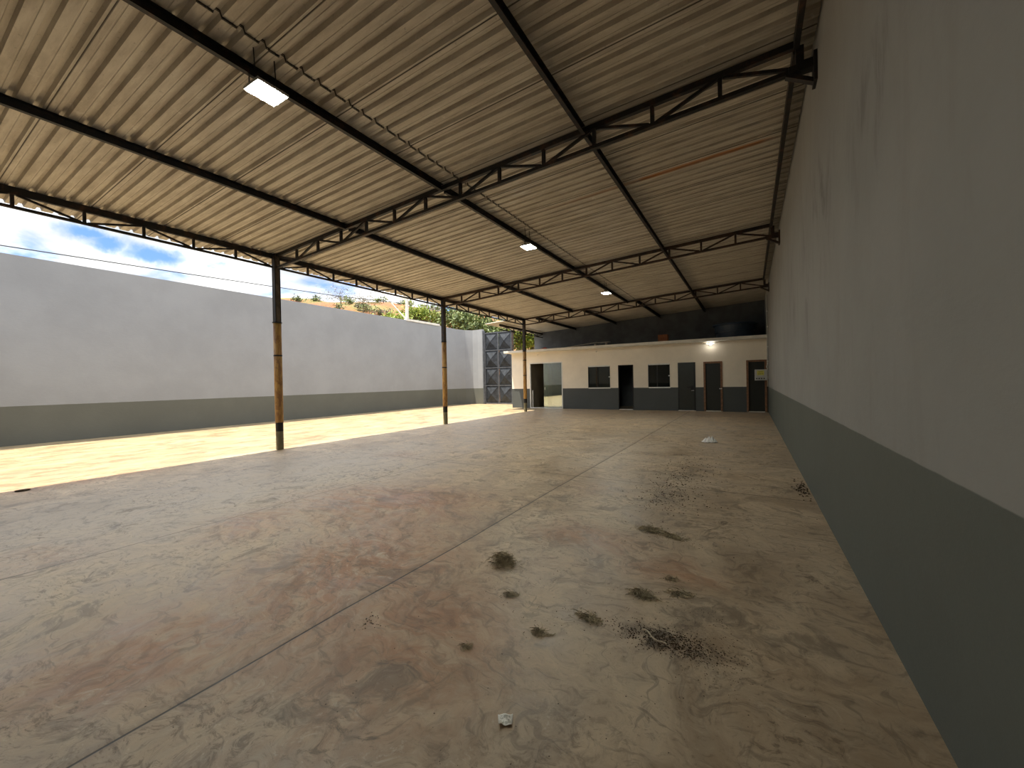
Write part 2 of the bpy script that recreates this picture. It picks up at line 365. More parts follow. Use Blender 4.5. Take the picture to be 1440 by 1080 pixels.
M_label = plain('yellow_sticker', (.62, .58, .12), .6, 0, .05)
M_lamp = emit('cool_led_panel', (.95, 1.0, .93), 105)
M_lamp2 = emit('warm_led_bulb', (1.0, .96, .88), 22)
def glassmat(name, tint, alpha_dark, rough=.02):
    m = bpy.data.materials.new(name); m.use_nodes = True; t = NT(m.node_tree)
    out = t.n('ShaderNodeOutputMaterial'); g = t.n('ShaderNodeBsdfGlossy'); g.inputs['Roughness'].default_value = rough; g.inputs['Color'].default_value = (.88, .92, .84, 1)
    tr = t.n('ShaderNodeBsdfTransparent'); tr.inputs['Color'].default_value = (*tint, 1)
    fr = t.n('ShaderNodeFresnel'); fr.inputs['IOR'].default_value = 1.5
    ms = t.n('ShaderNodeMixShader'); t.put(ms.inputs[0], t.m('MULTIPLY_ADD', fr.outputs[0], 1.4, alpha_dark, clamp=True)); t.t.links.new(tr.outputs[0], ms.inputs[1]); t.t.links.new(g.outputs[0], ms.inputs[2])
    t.t.links.new(ms.outputs[0], out.inputs[0]); return m
M_glass = glassmat('clear_door_glass', (.80, .86, .80), .26)
M_glassdark = glassmat('smoked_glass', (.06, .065, .065), .0)

# ------------------------------------------------------------------ setting
b = MB(); b.box(XL-.1, XR+.1, Y0-.1, YB+1.0, -.15, 0)
struct(b.build('floor', M_floor))
struct(MB().box(XR, XR+.2, Y0-.2, YB+.2, 0, 5.9).build('wall_right', M_wr))
# left wall with a rounded turn to the gate
path = [(XL, Y0-.2), (XL, 5), (XL, 12), (XL, 19.7), (XL+.03, 20.5), (XL+.17, 21.2), (XL+.45, 21.8), (XL+.85, 22.12), (XL+1.2, YB), (-15.3, YB)]
def wall_path(mb, path, z0, zs, th):
    ins = [Vector((x, y, 0)) for x, y in path]; nrm = []
    for i, p in enumerate(ins):
        d = (ins[min(i+1, len(ins)-1)] - ins[max(i-1, 0)]).normalized(); nrm.append(Vector((-d.y, d.x, 0)))
    vs = []
    for p, n, z in zip(ins, nrm, zs):
        q = p + n*th; vs += [(p.x, p.y, z0), (p.x, p.y, z), (q.x, q.y, z), (q.x, q.y, z0)]
    fs = [(0, 1, 2, 3), tuple(len(vs)-4+k for k in (3, 2, 1, 0))]
    for i in range(len(ins)-1):
        o = i*4
        for k in range(4): fs.append((o+k, o+4+k, o+4+(k+1) % 4, o+(k+1) % 4))
    mb.add(vs, fs)
b = MB(); wall_path(b, path, 0, [5.1]*4+[5.05, 5.0, 4.97, 4.96, 4.97, 4.98], .18); struct(b.build('wall_left', M_wl))
b = MB(); b.box(XL-.2, XL+.035, 16.9, 19.75, 5.06, 5.18); struct(b.build('trim_1', M_slab))
struct(MB().box(XL-.2, XR+.2, Y0-.2, Y0, 0, 5.3).build('wall_behind', M_wr))
struct(MB().box(-11.42, XR, YB, YB+.2, 0, 5.2).build('wall_rear', M_rear))
# low building front with its openings
OP = [(-10.28, -8.36, 0, 2.44), (-6.97, -5.86, 1.06, 2.13), (-5.46, -4.74, 0, 2.14), (-4.06, -3.11, 1.06, 2.12), (-2.77, -2.05, 0, 2.15), (-1.73, -1.0, 0, 2.15), (-.12, .60, 0, 2.15)]
xs = sorted({-11.4, XR, *[o[0] for o in OP], *[o[1] for o in OP]}); zs = sorted({0, 3.0, *[o[2] for o in OP], *[o[3] for o in OP]})
b = MB()
for i in range(len(xs)-1):
    for k in range(len(zs)-1):
        cx, cz = (xs[i]+xs[i+1])/2, (zs[k]+zs[k+1])/2
        if any(o[0] < cx < o[1] and o[2] < cz < o[3] for o in OP): continue
        b.box(xs[i], xs[i+1], YF, YF+.15, zs[k], zs[k+1])
struct(b.build('wall_front', M_wf))
struct(MB().box(-11.4, -11.25, YF+.15, YB, 0, 3.0).build('wall_building_side', M_wf))
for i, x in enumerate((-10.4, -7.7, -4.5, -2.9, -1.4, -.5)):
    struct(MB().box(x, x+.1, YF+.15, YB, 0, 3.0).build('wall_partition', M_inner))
struct(MB().box(-11.62, XR, 18.86, YB, 3.0, 3.12).build('ceiling_building', M_slab, bevel=.01))

# ------------------------------------------------------------------ corrugated roof
def sheet_run(mb, y0, y1, x0, x1, dz):
    pitch = .193; pts = []; k = 0
    while y0 + k*pitch < y1 - .01:
        a = y0 + k*pitch; f = (k % 5)/5*.006
        for dy, z in ((0, 0), (.045, 0), (.049, .004), (.057, .004), (.061, 0), (.094, 0), (.110, .046), (.150, .046), (.166, 0)):
            if a+dy < y1: pts.append((a+dy, z+f+dy*.005))
        if k % 5 == 4: pts += [(a+pitch-.003, .0065), (a+pitch-.001, 0)]
        k += 1
    pts.append((y1, 0)); nx = 4; m = len(pts); vs = []
    for j in range(nx):
        x = x0 + (x1-x0)*j/(nx-1); vs += [(x, yy, RZ(x)+z+dz) for yy, z in pts]
    mb.add(vs, [(j*m+i, j*m+i+1, (j+1)*m+i+1, (j+1)*m+i) for j in range(nx-1) for i in range(m-1)])
def solid(o, th):
    m = o.modifiers.new('solid', 'SOLIDIFY'); m.thickness = th; m.offset = 0
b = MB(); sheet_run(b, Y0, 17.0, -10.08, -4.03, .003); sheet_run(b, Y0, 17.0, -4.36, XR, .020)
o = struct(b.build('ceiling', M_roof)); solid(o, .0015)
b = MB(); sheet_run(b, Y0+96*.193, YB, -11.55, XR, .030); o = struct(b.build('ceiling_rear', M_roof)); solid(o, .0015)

# ------------------------------------------------------------------ trusses
def cross_truss(y, label):
    x0, x1, n = XP+.07, .50, 13; T = thing('roof_truss', label, 'truss', (x0, y, RZ(x0)-.35), 'trusses spanning from the posts to the right wall')
    mat = M_steel if y < 8 else M_brown
    dt, db = .045, .315
    X = [x0 + (x1-x0)*i/n for i in range(n+1)]
    MB().bar((x0, y, RZ(x0)-dt), (x1, y, RZ(x1)-dt), .06, .07).build('top_chord', mat, T)
    MB().bar((x0, y, RZ(x0)-db), (x1, y, RZ(x1)-db), .06, .045).build('bottom_chord', mat, T)
    for i in range(1, n+1):
        x = X[i]; MB().bar((x, y, RZ(x)-dt-.03), (x, y, RZ(x)-db+.02), .045 if i < n else .07, .045, (0, 1, 0)).build('vertical_strut', mat, T)
    for i in range(n):
        a, c = (dt+.03, db-.02) if i % 2 == 0 else (db-.02, dt+.03)
        s = .04
        MB().bar((X[i]+s, y, RZ(X[i])-a), (X[i+1]-s, y, RZ(X[i+1])-c), .035, .035, (0, 1, 0)).build('diagonal_brace', mat, T)
    # wall bracket
    m = MB(); z = RZ(x1)-db
    m.box(XR-.03, XR-.001, y-.09, y+.09, z-.20, z+.10); m.bar((x1-.10, y, z-.0), (XR-.02, y, z-.0), .10, .07)
    m.bar((x1-.12, y, z-.03), (XR-.02, y, z-.17), .07, .04); m.bar((x1, y, z+.05), (XR-.02, y, z+.05), .05, .05)
    m.build('wall_bracket', mat, T)
    return T
cross_truss(YT[0], 'black lattice roof truss with wall bracket, nearest the camera')
cross_truss(YT[1], 'brown-black lattice roof truss spanning from the middle post')
cross_truss(YT[2], 'brown lattice roof truss just in front of the low white building')

def edge_truss(x, ya, yb, n, label, mat, dt=.06, db=.30, first_low=True):
    T = thing('edge_truss', label, 'truss', (x, ya, RZ(x)-.35), 'lattice trusses along the open side')
    Y = [ya + (yb-ya)*i/n for i in range(n+1)]; z = RZ(x)
    MB().bar((x, ya, z-dt), (x, yb, z-dt), .06, .11).build('top_chord', mat, T)
    MB().bar((x, ya, z-db), (x, yb, z-db), .045, .04).build('bottom_chord', mat, T)
    for i in range(1, n):
        MB().bar((x, Y[i], z-dt-.05), (x, Y[i], z-db+.015), .04, .04, (1, 0, 0)).build('vertical_strut', mat, T)
    for i in range(n):
        lo, hi = z-db+.015, z-dt-.05
        a, c = (lo, hi) if (i % 2 == 0) == first_low else (hi, lo)
        MB().bar((x, Y[i]+.04, a), (x, Y[i+1]-.04, c), .03, .03, (1, 0, 0)).build('diagonal_brace', mat, T)
    return T
edge_truss(XP-.02, Y0+.02, YT[0]-.075, 9, 'black lattice edge truss under the roof edge, left of the nearest post', M_steel, first_low=False)
edge_truss(XP-.02, YT[0]+.075, YT[1]-.075, 8, 'black lattice edge truss between the nearest and the middle post', M_steel)
edge_truss(XP-.02, YT[1]+.075, YT[2]-.075, 8, 'black lattice edge truss between the middle and the farthest post', M_steel)
edge_truss(-10.85, 17.3, YB-.01, 7, 'short edge truss with red end under the far roof corner, beside the gate', M_steel, .062, .29)

# ------------------------------------------------------------------ purlins, one per bay and line
bays = [(Y0+.01, YT[0]-.035, 'in front of the nearest truss'), (YT[0]+.035, YT[1]-.035, 'between the nearest and second trusses'), (YT[1]+.035, YT[2]-.035, 'between the second and third trusses')]
lines = [(.47, 'thin dark purlin along the right wall'), (-1.88, 'dark steel purlin, first out from the right wall'), (-4.34, 'dark steel purlin on the floodlight line'), (-6.78, 'dark steel purlin, last before the open edge')]
for x, lw in lines:
    for ya, yb, bw in bays:
        h = .11; o = MB().channel((x, ya, RZ(x)-h/2-.002), (x, yb, RZ(x)-h/2-.002), .05, h, .006, 1).build('roof_purlin', M_steel)
        tag(o, f'{lw}, {bw}', 'beam', 'purlins under the metal roof')
for x, lw in [(-1.88, 'first from the right wall'), (-3.97, 'second from the right wall'), (-6.3, 'third from the right wall'), (-8.65, 'last before the gate side')]:
    h = .13; o = MB().channel((x, YT[2]+.035, RZ(x)-h/2-.001), (x, YB-.005, RZ(x)-h/2-.001), .07, h, .006, 1).build('roof_purlin', M_steel)
    tag(o, f'black purlin above the low white building, {lw}', 'beam', 'purlins under the metal roof')

# ------------------------------------------------------------------ posts
def post(y, label, var):
    T = thing('steel_post', label, 'post', (XP, y, 0), 'posts carrying the open roof edge')
    zt = RZ(XP)-.005; zc = 2.9
    m = MB(); m.channel((XP-.028, y, zc), (XP-.028, y, zt), .056, .13, .008, 1, (0, 1, 0)); m.channel((XP+.028, y, zc), (XP+.028, y, zt), .056, .13, .008, -1, (0, 1, 0))
    m.build('upper_shaft', M_steel, T)
    MB().box(XP-.057, XP+.057, y-.045, y+.045, zc+.002, zt).build('shaft_web', M_web, T)
    m = MB(); m.lathe((XP, y, 0), [(.0, .62), (.085, .62), (.085, zc), (.0, zc)], 20); o = m.build('lower_shaft', M_post, T, smooth=False)
    o.data.polygons.foreach_set('use_smooth', [len(p.vertices) == 4 and abs(p.normal.z) < .5 for p in o.data.polygons])
    MB().lathe((XP, y, 0), [(0, 0), (.078, 0), (.078, .42), (0, .42)], 20).build('base_sleeve', M_postbase, T)
    MB().lathe((XP, y, 0), [(0, .42), (.080, .42), (.080, .62), (0, .62)], 20).build('dark_band', M_black, T)
    MB().lathe((XP, y, 0), [(.05, zc-.01), (.10, zc-.01), (.10, zc+.012), (.05, zc+.012)], 20).build('collar', M_black, T)
    for zz in var:
        MB().lathe((XP, y, 0), [(.084, zz), (.090, zz), (.090, zz+.035), (.084, zz+.035)], 20).build('weld_ring', M_black, T)
    return T
post(YT[0], 'rusty ochre and black steel post, nearest of the three', (2.13,))
post(YT[1], 'brown steel post in the middle of the open side', (1.98,))
post(YT[2], 'yellow-ochre steel post in front of the low white building', (2.45, 1.72))

# ------------------------------------------------------------------ floodlights
def flood(x, y, label):
    T = thing('floodlight', label, 'light', (x, y, 4.34), 'floodlights hanging under the roof'); z = 4.34
    m = MB(); m.box(x-.13, x+.13, y-.15, y+.15, z+.008, z+.035)
    for i in range(9): m.box(x-.10, x+.10, y-.13+.0325*i-.004, y-.13+.0325*i+.004, z+.035, z+.06)
    m.build('housing', M_grey, T)
    MB().box(x-.115, x+.115, y-.135, y+.135, z, z+.008).build('led_panel', M_lamp, T)
    m = MB(); zt = RZ(x)-.05
    for s in (-1, 1): m.bar((x, y+s*.16, z+.02), (x, y+s*.16, z+.10), .02, .004, (0, 1, 0))
    m.bar((x, y-.17, z+.10), (x, y+.17, z+.10), .02, .005)
    m.build('bracket', M_black, T)
    m = MB(); m.tube([(x, y-.1, z+.1), (x-.03, y-.1, RZ(x)-.002)], .006, 6); m.tube([(x, y+.1, z+.1), (x-.03, y+.1, RZ(x)-.002)], .006, 6)
    m.build('hanging_rod', M_black, T)
flood(-4.08, 2.25, 'large glowing white floodlight nearest the camera, under the roof')
flood(-4.08, 7.74, 'glowing floodlight between the first and second roof trusses')
flood(-4.1, 13.28, 'small glowing floodlight between the second and third roof trusses')
T = thing('wall_lamp', 'small lit bulb lamp under the slab edge above the wood-framed door', 'lamp', (-1.43, 19.2, 2.9))
MB().box(-1.50, -1.36, 19.30, YF, 2.84, 2.96).build('backplate', M_white, T)
MB().tube([(-1.43, 19.31, 2.90), (-1.43, 19.24, 2.89)], .03, 10).build('socket', M_white, T)
MB().lathe((-1.43, 19.19, 2.84), [(0, .02), (.025, .025), (.04, .05), (.025, .075), (0, .08)], 14).build('bulb', M_lamp2, T)
m = MB()
for s in (-1, 1): m.bar((-1.43+.05*s, 19.33, 2.90), (-1.43+.17*s, 19.26, 2.93), .03, .03); m.box(-1.43+.17*s-.035, -1.43+.17*s+.035, 19.22, 19.28, 2.90, 2.96)
m.build('side_spot', M_white, T)
for x in (-9.75, -7.26 + .75):
    o = MB().tube([(x, YF-.001, 2.86), (x+.01, YF-.10, 2.86), (x+.015, YF-.12, 2.82)], .016, 8).build('pipe_stub', M_slab)
    tag(o, 'small pipe stub under the slab edge, ' + ('above the glass door' if x < -8 else 'above the left dark window'), 'pipe', 'pipe stubs on the low building')

# ------------------------------------------------------------------ doors and windows
def frame(mb, x0, x1, z0, z1, y0, y1, w, sill=True):
    mb.box(x0, x0+w, y0, y1, z0, z1); mb.box(x1-w, x1, y0, y1, z0, z1); mb.box(x0+w, x1-w, y0, y1, z1-w, z1)
    if sill: mb.box(x0+w, x1-w, y0, y1, z0, z0+w)
# sliding glass door
x0, x1, z0, z1 = OP[0]; D = sroot('door_1', (x0, YF, 0)); m = MB(); frame(m, x0, x1, 0, z1, YF-.012, YF+.09, .05, False); m.box(x0+.05, x1-.05, YF-.005, YF+.09, 0, .035); m.build('door_frame', M_white, D)
xm = x0+.80
L = MB().box(xm+.02, x1-.05, YF+.04, YF+.05, .035, z1-.05).build('glass_leaf', M_glass, D)
MB().box(xm, xm+.24, YF+.065, YF+.075, .035, z1-.05).build('glass_leaf', M_glass, D)
MB().tube([(xm+.08, YF+.02, .98), (xm+.08, YF+.02, 1.12)], .014, 8).build('door_handle', M_white, L)
MB().box(x0+.12, x0+.15, YF+.05, YF+.07, .035, .95).build('track_bar', M_white, D)
# windows
def window(name, op):
    x0, x1, z0, z1 = op; D = sroot(name, (x0, YF, z0))
    m = MB(); frame(m, x0, x1, z0, z1, YF-.008, YF+.07, .022, True); m.build('window_frame', M_black, D)
    MB().box(x0+.022, x1-.01, YF-.03, YF+.0, z1-.028, z1+.03).build('top_rail', M_white, D)
    MB().box(x0+.03, x1+.02, YF-.05, YF+.02, z0-.035, z0+.018).build('window_sill', M_white, D)
    xm = x0+(x1-x0)*.42
    MB().box(x0+.022, xm+.03, YF+.045, YF+.051, z0+.022, z1-.028).build('pane', M_glassdark, D)
    Pn = MB().box(xm-.02, x1-.022, YF+.02, YF+.026, z0+.022, z1-.028).build('pane', M_glassdark, D)
    MB().box(xm-.02, xm+.025, YF+.012, YF+.02, z0+.022, z1-.028).build('meeting_rail', M_black, D)
    MB().lathe((x1-.03, YF-.02, (z0+z1)/2-.03), [(0, 0), (.03, 0), (.03, .05), (0, .05)], 12).build('latch', M_white, Pn)
window('window_1', OP[1]); window('window_2', OP[3])
# open doorway
x0, x1, z0, z1 = OP[2]; D = sroot('door_2', (x0, YF, 0)); m = MB(); frame(m, x0, x1, 0, z1, YF-.01, YF+.12, .03, False); m.build('door_frame', M_black, D)
MB().box(x0+.03, x1-.03, YF-.02, YF+.14, 0, .03).build('threshold', M_slab, D)
M_leaf = plain('dark_green_grey_leaf', (.02, .023, .019), .3, 0, .1)
MB().box(x1-.08, x1-.04, YF+.15, YF+.78, .04, z1-.04).build('door_leaf', M_leaf, D)
# glazed steel door
x0, x1, z0, z1 = OP[4]; D = sroot('door_3', (x0, YF, 0)); m = MB(); frame(m, x0, x1, .0, z1, YF-.01, YF+.08, .025, False); m.box(x1-.06, x1-.025, YF-.01, YF+.06, .03, z1-.025); m.build('door_frame', M_black, D)
Lf = MB().box(x0+.025, x1-.06, YF+.02, YF+.045, .035, z1-.025).build('door_leaf', M_leaf, D)
MB().box(x0, x1, YF-.03, YF+.10, 0, .03).build('threshold', M_slab, D)
m = MB(); m.box(x1-.20, x1-.07, YF-.02, YF+.02, .93, 1.12); m.bar((x1-.33, YF-.035, 1.06), (x1-.06, YF-.035, 1.06), .04, .05); m.box(x1-.16, x1-.10, YF-.04, YF+.02, .86, .95); m.build('lock_case', M_black, Lf)
MB().tube([(x1-.17, YF-.06, .90), (x1-.06, YF-.06, .91)], .012, 8).build('door_handle', M_grey, Lf)
# two wood-framed doors
for nm, op in (('door_4', OP[5]), ('door_5', OP[6])):
    x0, x1, z0, z1 = op; D = sroot(nm, (x0, YF, 0)); m = MB(); frame(m, x0, x1, 0, z1, YF-.03, YF+.14, .075, False); m.build('door_frame', M_wood, D)
    m = MB(); m.box(x0+.075, x1-.075, YF+.10, YF+.13, .035, z1-.075); Lf = m.build('door_leaf', M_leaf, D)
    MB().box(x0, x1, YF-.03, YF+.14, 0, .028).build('threshold', M_slab, D)
    if nm == 'door_4': MB().tube([(x1-.12, YF+.06, .98), (x1-.03, YF-.06, .98)], .018, 8).build('door_handle', M_white, Lf)

# ------------------------------------------------------------------ meter box and conduit on the right wall
T = thing('meter_box', 'grey meter box with yellow sticker on the right wall beside the last wooden door', 'meter box', (.4, 18.6, 1.5))
m = MB(); m.box(.17, .60, 18.5, 18.74, 1.31, 1.74); m.build('case', M_grey, T, bevel=.01)
MB().box(.60, XR-.001, 18.54, 18.70, 1.35, 1.70).build('mounting_plate', M_slab, T)
m = MB(); m.box(.245, .485, 18.494, 18.4995, 1.515, 1.695); S = m.build('sticker', M_label, T)
M_txt = plain('dark_olive_print', (.10, .09, .01), .7, 0, .05)
m = MB()
for z, ws in ((1.642, (.05, .03, .04)), (1.565, (.035, .05, .03, .03))):
    x = .285 if len(ws) == 4 else .30
    for w in ws: m.box(x, x+w, 18.4925, 18.4942, z-.011, z+.011); x += w+.008
m.build('printed_line', M_txt, S)
for i in range(4):
    MB().tube([(.235+i*.083, 18.4985, 1.385), (.235+i*.083, 18.48, 1.385)], .024, 12).build('knob', M_black, T)
o = MB().tube([(.61, 18.62, 1.76), (.60, 18.62, 2.1), (.61, 18.62, 2.3), (.61, 18.62, 3.3), (.60, 18.62, 4.3), (.60, 18.62, 4.66)], .018, 8)
T = thing('electrical_conduit', 'thin conduit running up the right wall above the meter box', 'conduit', (.61, 18.62, 1.76))
o.build('pipe', M_grey, T)
for z in (2.05, 2.62, 3.4, 4.0): MB().box(.585, XR-.001, 18.59, 18.65, z-.018, z+.018).build('clamp', M_white, T)
MB().tube([(.60, 18.60, 1.76), (.57, 18.58, 1.83), (.60, 18.56, 1.94), (.62, 18.58, 2.0)], .014, 8).build('cable_loop', M_white, T)

# ------------------------------------------------------------------ things on the slab
T = thing('water_tank', 'round dark blue water tank standing on the slab above the wood-framed doors', 'water tank', (-.55, 20.75, 3.125))
m = MB(); m.lathe((-.55, 20.75, 3.125), [(0, 0), (.72, 0), (.74, .10), (.77, .30), (.80, .32), (.80, .36), (.79, .38), (.84, .62), (.88, .64), (.88, .68), (0, .68)], 36); Tb = m.build('tank_body', M_tank, T)
m = MB(); m.lathe((-.55, 20.75, 3.8), [(.90, -.03), (.91, 0), (.90, .03), (.5, .10), (0, .13)], 36); m.build('tank_lid', M_tank, Tb)
o = MB().box(-3.72, -3.29, 20.0, 20.35, 3.12, 3.53); 
for k in range(3): o.box(-3.725, -3.285, 19.99, 20.0, 3.2+k*.11, 3.22+k*.11)
tag(o.build('brick_block', M_card, bevel=.008), 'reddish brown block standing on the slab left of the water tank', 'block')
o = MB().bar((-9.0, 19.9, 3.135), (-6.85, 20.5, 3.42), .22, .03); tag(o.build('wooden_board', M_plank), 'long pale board leaning upward on the slab', 'board', 'boards on the slab')
o = MB().bar((-7.35, 21.1, 3.44), (-6.35, 21.1, 3.46), .22, .035); o.box(-7.2, -7.12, 21.02, 21.18, 3.12, 3.425); o.box(-6.6, -6.52, 21.02, 21.18, 3.12, 3.435)
tag(o.build('trestle_board', M_plank), 'short pale board raised on two blocks beside the leaning board', 'board', 'boards on the slab')
m = MB(); m.add([(-9.95, 20.0, 3.12), (-9.5, 20.0, 3.12), (-9.5, 20.3, 3.12), (-9.95, 20.3, 3.12), (-9.9, 20.0, 3.24), (-9.55, 20.0, 3.2), (-9.55, 20.3, 3.22), (-9.88, 20.3, 3.26), (-9.7, 20.15, 3.32)],
    [(0, 1, 5, 4), (1, 2, 6, 5), (2, 3, 7, 6), (3, 0, 4, 7), (4, 5, 8), (5, 6, 8), (6, 7, 8), (7, 4, 8), (0, 3, 2, 1)])
tag(m.build('broken_tile', M_redc), 'small red broken tile on the left end of the slab', 'tile')

# ------------------------------------------------------------------ gate
gx0, gx1, gz1 = -15.14, -13.05, 4.72
T = thing('metal_gate', 'tall blue-black metal gate of embossed square panels beside the left wall', 'gate', (gx0, YB, 0))
m = MB()
for x in (gx0+.03, (gx0+gx1)/2, gx1-.03): m.box(x-.035, x+.035, YB-.02, YB+.06, .04, gz1)
for k in range(5):
    z = .07 + (gz1-.11)*k/4; m.box(gx0, gx1, YB-.024, YB+.06, z-.035, z+.035)
m.build('gate_frame', M_gatebar, T)
for i in range(2):
    for k in range(4):
        xa = gx0+.065+i*(gx1-gx0)/2-.0*i; xb = xa+(gx1-gx0)/2-.10; za = .105+(gz1-.11)*k/4; zb = za+(gz1-.11)/4-.07
        cx, cz = (xa+xb)/2, (za+zb)/2; y = YB+.03
        m = MB(); m.add([(xa, y, za), (xb, y, za), (xb, y, zb), (xa, y, zb), (cx, y-.16, cz)], [(0, 1, 4), (1, 2, 4), (2, 3, 4), (3, 0, 4), (0, 3, 2, 1)])
        for p in ((xa, za), (xb, za), (xb, zb), (xa, zb)): m.bar((p[0], y-.005, p[1]), (cx, y-.165, cz), .02, .012)
        m.build('embossed_panel', M_gate, T)
m = MB(); m.bar((gx1-.55, YB-.06, 1.9), (gx1-.1, YB-.06, 1.95), .03, .03); m.build('slide_bolt', M_gatebar, T)
o = MB().box(gx0-.14, gx0-.02, YB-.05, YB+.12, 0, 4.86); tag(o.build('gate_post', M_gatebar), 'slim grey post at the hinge side of the metal gate', 'post')
o = MB().box(gx1+.02, gx1+.09, YB-.02, YB+.10, 0, 4.74); tag(o.build('gate_post', M_brown), 'dark post at the free side of the gate, next to the low building', 'post')

# ------------------------------------------------------------------ litter on the floor
def clump(name, x, y, rx, ry, h, n, label, seed, ang=0.0, thick=.0016):
    rnd = random.Random(seed); m = MB()
    for i in range(n):
        a = rnd.uniform(0, 2*pi); r = abs(rnd.gauss(0, .5)) + .12*sin(3*a+seed)
        px, py = rx*r*cos(a), ry*r*sin(a); hh = h*max(.08, 1-r*r)**.5
        pz = rnd.uniform(.0, 1)*hh + .002; L = rnd.uniform(.012, .045)*(.7+min(rx, .1)*6); th = rnd.uniform(0, 2*pi); el = rnd.uniform(-.5, .9)
        pts = []
        for k in range(4):
            s = k/3*L; pts.append((x + (px+s*cos(th+k*.35))*cos(ang)-(py+s*sin(th+k*.35))*sin(ang), y + (px+s*cos(th+k*.35))*sin(ang)+(py+s*sin(th+k*.35))*cos(ang), max(.002, pz+s*sin(el)*.8-(k/3)**2*.01)))
        m.tube(pts, [thick*1.3, thick, thick, thick*.5], 3, False)
    o = m.build(name, M_stem, loc=(x, y, 0)); tag(o, label, 'plant debris', 'dry plant clumps on the floor'); return o
clump('dry_plant_clump', -1.72, 2.73, .105, .085, .075, 900, 'thick round tuft of dry plant matter, alone left of the trail', 1)
clump('dry_plant_clump', -1.42, 2.33, .055, .03, .018, 90, 'small wispy dry sprig just below the round tuft', 2, .6)
clump('dry_plant_clump', -1.06, 2.06, .07, .025, .015, 110, 'flat pale straw scrap left of the dark dirt patch', 3, .2)
clump('dry_plant_clump', -.83, 3.97, .15, .07, .03, 420, 'wide flat dry clump, highest of those on the dirt trail', 4, 0)
clump('dry_plant_clump', -.62, 3.90, .13, .05, .022, 260, 'thin dry clump touching the right of the highest one', 5, -.4)
clump('dry_plant_clump', -.64, 2.75, .10, .035, .03, 420, 'long narrow dry clump just above the dark dirt patch', 6, -.15)
clump('dry_plant_clump', -.42, 2.88, .09, .05, .014, 170, 'loose scattering of dry stems right of the narrow clump', 7, 0)
clump('dry_plant_clump', -.50, 3.07, .06, .03, .012, 80, 'tiny dry wisp above the loose stems', 8, 0)
clump('dry_plant_clump', -1.36, 1.75, .035, .018, .012, 60, 'tiny pale scrap above the white wrapper', 9, .2)
clump('dry_plant_clump', -.86, 2.33, .10, .03, .014, 170, 'brown crumbly scrap touching the left of the dirt patch', 10, -.2)
def crumbs():
    rnd = random.Random(5); m = MB()
    def put(x, y, s):
        vs = []; 
        for dx, dy, dz in ((1, 0, 0), (0, 1, 0), (-1, 0, 0), (0, -1, 0), (0, 0, 1), (0, 0, -1)):
            k = rnd.uniform(.5, 1.3)*s; vs.append((x+dx*k, y+dy*k, s*.45+dz*k*.5))
        m.add(vs, [(0, 1, 4), (1, 2, 4), (2, 3, 4), (3, 0, 4), (1, 0, 5), (2, 1, 5), (3, 2, 5), (0, 3, 5)])
    def cl(n, cx, cy, sx, sy, s0, s1):
        for i in range(n): 
            x = rnd.gauss(cx, sx); y = rnd.gauss(cy, sy)
            if x < XR-.02: put(x, y, rnd.uniform(s0, s1))
    cl(900, -.42, 2.33, .14, .055, .002, .006); cl(260, -.25, 2.30, .12, .10, .002, .004); cl(160, -.38, 2.6, .18, .16, .0015, .004)
    cl(320, -.85, 6.2, .20, .8, .004, .012); cl(240, -.88, 5.3, .22, .35, .004, .010); cl(120, -.75, 3.95, .2, .12, .002, .006)
    cl(120, .57, 6.3, .04, .25, .006, .016); cl(60, -.82, 2.35, .12, .05, .002, .006); cl(70, -1.0, 7.7, .4, 1.6, .004, .010)
    cl(26, -2.02, 1.66, .035, .04, .003, .007); cl(170, -.95, 2.2, .5, .6, .0015, .005); cl(60, -3.1, 1.7, .9, .8, .002, .005); cl(40, -.2, 1.6, .5, .5, .002, .004); cl(90, -1.5, 5.0, 1.6, 1.6, .003, .007)
    for a in range(70):
        th = rnd.uniform(-1.3, 1.9); put(-.36+.26*cos(th)+rnd.gauss(0, .012), 2.50+.25*sin(th)+rnd.gauss(0, .02), rnd.uniform(.0015, .004))
    o = m.build('soil_crumbs', M_soil); tag(o, 'dark soil crumbs and grit scattered over the concrete floor', 'grit', kind='stuff')
crumbs()
m = MB(); A = Vector((-.55, 2.335, .02)); Bp = Vector((-.405, 2.265, .016))
m.tube([A+(Bp-A)*s+Vector((0, .010*sin(s*9), .006*sin(s*7)+.004)) for s in [i/9 for i in range(10)]], [.0045, .0045, .004, .004, .0035, .005, .0045, .004, .004, .0035], 6)
m.tube([A+(Bp-A)*.5+Vector((0, 0, .004)), A+(Bp-A)*.5+Vector((-.02, -.012, .006))], .002, 5)
tag(m.build('twig', M_twig, loc=(A.x, A.y, 0)), 'pale bent twig lying on the dark dirt patch', 'twig')
# small printed wrapper
def wrap_mat(t, b):
    P = t.coord(); v = t.n('ShaderNodeTexVoronoi'); t.put(v.inputs['Vector'], P); v.inputs['Scale'].default_value = 160
    n = t.noise(P, 90, 4, .7)
    inner = t.m('MULTIPLY', t.rng(t.m('ABSOLUTE', t.sep(P)[0]), .0165, .0145), t.rng(t.m('ABSOLUTE', t.sep(P)[1]), .0155, .0135))
    c = t.mix(t.m('MULTIPLY', inner, t.rng(n, .42, .58)), (.95, .92, .84, 1), (.42, .40, .33, 1))
    t.put(b.inputs['Base Color'], c); b.inputs['Roughness'].default_value = .35
M_wrap = material('printed_foil_wrapper', wrap_mat)
m = MB(); N = 8; vs = []
for j in range(N+1):
    for i in range(N+1):
        u, v = (i/N-.5)*.040, (j/N-.5)*.038; vs.append((u*(1+.08*(v/.02)), v, .006+.003*sin(i*1.1+j*.5)+.002*cos(j*1.7)+(.006 if j == 0 and i < 3 else 0)))
